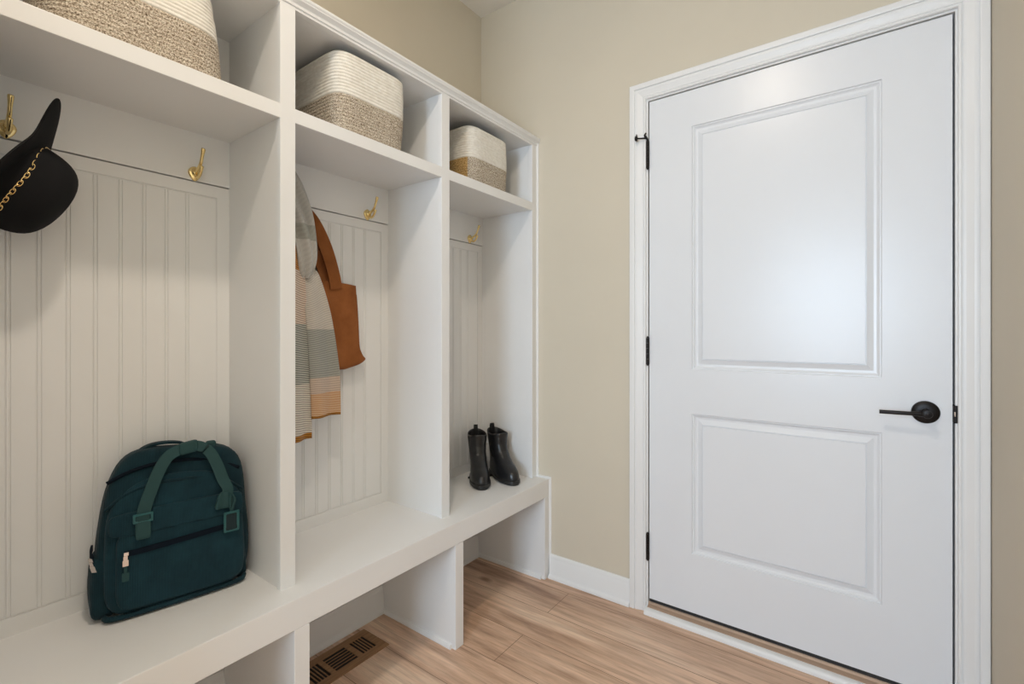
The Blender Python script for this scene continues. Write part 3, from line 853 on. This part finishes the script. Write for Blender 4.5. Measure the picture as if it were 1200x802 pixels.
# buckle on the left strap
def frame(bm, c, hy, hz, t, d, by=Vector((0, 1, 0)), bz=Vector((0, 0, 1))):
    c = Vector(c); bx = Vector((1, 0, 0))
    o_ = [(-hy, -hz), (hy, -hz), (hy, hz), (-hy, hz)]; i_ = [(-hy + t, -hz + t), (hy - t, -hz + t), (hy - t, hz - t), (-hy + t, hz - t)]
    P = lambda q, x: c + by * q[0] + bz * q[1] + bx * x
    loops = [[P(q, 0) for q in o_], [P(q, d) for q in o_], [P(q, d) for q in i_], [P(q, 0) for q in i_]]
    loft(bm, loops + [loops[0]], True, False, False)
    bmesh.ops.remove_doubles(bm, verts=list(bm.verts), dist=1e-5)
    bmesh.ops.bevel(bm, geom=list(bm.edges), offset=t * .22, segments=2, affect='EDGES'); return bm
obj('strap_buckle', frame(BM(), A(.077, -.076, .236), .0195, .011, .0045, .005), M['teal_plastic'], hd, auto=40)
obj('strap_anchor', rounded(BM(), 1, 1, 1, 9, 4, lambda q: A(.0785 + q.x * .003, -.076 + q.y * .0150, .208 + q.z * .022)), M['webbing'], hd, smooth=True)
obj('strap_fold', rounded(BM(), 1, 1, 1, 5, 5, lambda q: A(.074 + q.x * .005 + .003 * math.sin(q.y * 6), .098 + q.y * (.020 - q.z * .006) , .236 + q.z * .022)), M['webbing'], hd, smooth=True)
# luggage tag frame on a loop
lp = tube(BM(), [A(.079, .114, .250), A(.084, .120, .236), A(.086, .116, .222), A(.084, .112, .206), A(.082, .109, .222), A(.079, .112, .246)], .003, 8, 5)
tg = obj('tag_frame', frame(BM(), A(.083, .111, .180), .0185, .027, .006, .004), M['teal_plastic'], bp, auto=40, label='teal plastic luggage tag')
obj('tag_loop', lp, M['webbing'], tg, smooth=True)
obj('tag_card', rounded(BM(), 1, 1, 1, 8, 3, lambda q: A(.0835 + q.x * .0012, .111 + q.y * .0145, .180 + q.z * .023)), M['teal_dark'], tg, smooth=True)
# rear grab loop and shoulder straps
gl = ribbon(BM(), [A(-.012, -.082, .350), A(-.010, -.079, .374), A(-.008, -.056, .390), A(-.006, -.022, .394), A(-.004, .014, .388), A(-.002, .036, .372)], [(1, .1, 0)] * 6, .022, .006)
obj('grab_loop', gl, M['cord2'], bp, auto=60)
obj('side_release_tab', rounded(BM(), 1, 1, 1, 4, 4, lambda q: A(.02 + q.x * .008, .078 + q.y * .012, .378 + q.z * .010)), M['webbing'], bp, smooth=True)

# ------------------------------------------------------------------ boots  (local: x = toe direction)
H_BOOT = .212
def boot_section(z):
    """back x, front x, half width at heel/shaft, half width at ball"""
    zz = z
    keys = [(.012, -.005, .232, .033, .044), (.030, -.007, .236, .034, .045), (.050, -.006, .230, .034, .043), (.068, -.003, .208, .033, .040), (.085, .000, .174, .033, .038),
            (.105, .003, .146, .034, .037), (.130, .004, .122, .036, .037), (.160, .001, .112, .039, .039), (.190, -.004, .112, .042, .042), (H_BOOT, -.007, .115, .044, .044)]
    for a, b in zip(keys, keys[1:]):
        if zz <= b[0]:
            t = (zz - a[0]) / (b[0] - a[0]); t = t * t * (3 - 2 * t) * .5 + t * .5
            return [p + (q - p) * t for p, q in zip(a[1:], b[1:])]
    return list(keys[-1][1:])
def boot_pt(th, z, off=0., inset=0.):
    b, f, hw, hb = boot_section(z)
    c, s = math.cos(th), math.sin(th)
    xc = (b + f) / 2; hx = (f - b) / 2 + off
    n = 2.35; q = 1 / ((abs(c) ** n + abs(s) ** n) ** (1 / n))
    x = xc + hx * q * c
    t = smoothstep(b + .05, f - .06, x)
    w = hw + (hb - hw) * t + off
    return Vector((x, q * s * w, z))
def make_boot(label, loc, rot):
    t = thing('ankle_boot', label, 'boot', loc, rot, 'pair of black ankle boots', local=True)
    SEG = 56; ths = [2 * PI * k / SEG for k in range(SEG)]
    zs = [.012 + (H_BOOT - .012) * k / 30 for k in range(31)]
    def top_dip(p, th, z):   # collar dips at the sides, rises at the back
        if z > .17: p.z += (z - .17) / .042 * (.006 * math.cos(2 * th) - .004 * math.cos(th))
        return p
    R = [[top_dip(boot_pt(th, z), th, z) for th in ths] for z in zs]
    inn = [[top_dip(boot_pt(th, z, -.004), th, z) for th in ths] for z in reversed(zs[12:])]
    bm = BM(); loft(bm, R + inn, True, True, True)
    obj('boot_upper', bm, M['leather_black'], t, smooth=True)
    # sole and stacked heel
    def outline(z, grow): return [Vector((p.x, p.y, z)) for p in (boot_pt(th, .03, grow) for th in ths)]
    bm = BM(); loft(bm, [outline(.006, .002), outline(.008, .004), outline(.020, .004), outline(.0225, .001)])
    so = obj('sole', bm, M['boot_sole'], t, auto=40)
    bm = BM()
    ho = [Vector((max(-.010, min(.058, p.x)), p.y * .98, 0)) for p in outline(0, .003)]
    loft(bm, [[Vector((p.x, p.y, z)) for p in ho] for z in (.0, .010)])
    obj('heel', bm, M['boot_sole'], so, auto=40)
    bm = BM()
    fo = [Vector((max(.085, p.x), p.y * .95, 0)) for p in outline(0, -.001)]
    loft(bm, [[Vector((p.x, p.y, z)) for p in fo] for z in (.0, .008)])
    obj('forefoot_tread', bm, M['boot_sole'], so, auto=40)
    for s in (-1, 1):   # elastic gussets
        rows = []
        for k in range(13):
            z = .098 + (.207 - .098) * k / 12; hw = .20 + .20 * k / 12
            rows.append([top_dip(boot_pt(s * (PI / 2 + d), z, .0012), s * (PI / 2 + d), z) for d in [(-hw + 2 * hw * j / 8) for j in range(9)]])
        bm = BM(); loft(bm, rows, False, False, False)
        g = obj('elastic_gusset', bm, M['elastic'], t, smooth=True)
    bm = ribbon(BM(), [(-.008, 0, .190), (-.011, 0, .215), (-.008, 0, .236), (-.001, 0, .238), (.003, 0, .222), (.002, 0, .195)], [(0, 1, 0)] * 6, .019, .0025, 5)
    obj('pull_tab', bm, M['elastic'], t, auto=50)
    return t
make_boot('black ankle boot nearer the middle bay, left one of the pair', (.100, -.160, BZ1 + .0006), math.radians(-42))
make_boot('black ankle boot nearer the end wall, right one of the pair', (.141, -.083, BZ1 + .0006), math.radians(-25))

# ------------------------------------------------------------------ floor register
fv = thing('floor_register', 'oak slatted floor register under the bench by the wall', 'vent', (.12, -.94, 0))
VX0, VX1, VY0, VY1 = .055, .203, -1.175, -.765
groups = [(-.853, -.796, 'x'), (-.960, -.873, 'y'), (-1.036, -.978, 'x'), (-1.142, -1.056, 'y')]
SX0, SX1 = .083, .170
bm = BM(); zt = .0035
box(bm, VX0, SX0, VY0, VY1, .0003, zt, .0008); box(bm, SX1, VX1, VY0, VY1, .0003, zt, .0008)
ed = [VY1] + [e for g in groups for e in (g[1], g[0])] + [VY0]
for k in range(0, len(ed), 2): box(bm, SX0 - .001, SX1 + .001, ed[k + 1], ed[k], .0003, zt - .0002)
obj('register_frame', bm, M['vent'], fv)
obj('duct_shade_sheet', box(BM(), SX0 - .004, SX1 + .004, groups[-1][0] - .004, groups[0][1] + .004, .0002, .0006), M['duct_shade'], fv, label='flat black sheet for the shade under the slats')  # thin near-black sheet on the floor, colour stands in for shade below
bm = BM()
for (a, b, ax) in groups:
    if ax == 'x':
        n = 5; 
        for k in range(1, n): 
            c = a + (b - a) * k / n; box(bm, SX0, SX1, c - .0019, c + .0019, .0006, zt - .0006)
    else:
        n = 6
        for k in range(1, n):
            c = SX0 + (SX1 - SX0) * k / n; box(bm, c - .0013, c + .0013, a, b, .0006, zt - .0006)
obj('louver_slats', bm, M['vent'], fv)

# ------------------------------------------------------------------ recessed ceiling downlights (above the frame, mirrored in the gloss of the door)
def downlight(x, y, lab):
    cl = thing('ceiling_light', lab, 'lamp', (x, y, CEIL))
    obj('trim_ring', disc(BM(), (x, y, CEIL), (0, 0, -1), [(.100, .0005), (.100, .003), (.094, .006), (.080, .007), (.074, .004), (.074, .0008)], 48), M['white'], cl, auto=40)
    obj('lamp_diffuser', disc(BM(), (x, y, CEIL - .001), (0, 0, -1), [(.074, 0), (.072, .003), (.05, .0045), (.02, .005)], 48), M['lamp'], cl, auto=40)
downlight(1.13, -1.62, 'recessed ceiling light in front of the door')

# ------------------------------------------------------------------ light
def area(name, loc, rot, sx, sy, power, c):
    l = bpy.data.lights.new(name, 'AREA'); l.shape = 'RECTANGLE'; l.size = sx; l.size_y = sy; l.energy = power; l.color = c
    o = bpy.data.objects.new(name, l); col.objects.link(o); o.location = loc; o.rotation_euler = rot; return o
area('window_and_fill_light', ((WX0 + WX1) / 2, YF - .12, (WZ0 + WZ1) / 2), (math.radians(90), 0, 0), WX1 - WX0, WZ1 - WZ0, 68, (.62, .80, 1))
area('window_and_fill_light', (-.12, (LY0 + LY1) / 2, (LZ0 + LZ1) / 2), (math.radians(90), 0, math.radians(-90)), LY1 - LY0, LZ1 - LZ0, 56, (.82, .91, 1))  # fill light, shining in through the added side window
l = bpy.data.lights.new('downlight_glow', 'AREA'); l.shape = 'DISK'; l.size = .14; l.energy = 11; l.color = (1, .86, .71)
o = bpy.data.objects.new('downlight_glow', l); col.objects.link(o); o.location = (1.13, -1.62, CEIL - .009)

w = bpy.data.worlds.new('World'); scn.world = w; w.use_nodes = True
w.node_tree.nodes['Background'].inputs['Color'].default_value = (.75, .87, 1, 1)
w.node_tree.nodes['Background'].inputs['Strength'].default_value = 1.0

# ------------------------------------------------------------------ camera
cam = bpy.data.cameras.new('camera'); co = bpy.data.objects.new('camera', cam); col.objects.link(co)
F = 556.0
cam.sensor_width = 36; cam.sensor_fit = 'HORIZONTAL'; cam.lens = F / 1200 * 36
cam.shift_y = -12.5 / 1200; cam.clip_start = .02
co.location = (1.59, -1.90, 1.147); co.rotation_euler = (math.radians(90), 0, math.atan2(407, F))
scn.camera = co
for o in bpy.data.objects:
    if '_local' in o: del o['_local']
vs = scn.view_settings
vs.view_transform = 'Standard'; vs.look = 'None'; vs.gamma = 1; vs.use_curve_mapping = False; vs.exposure = .2
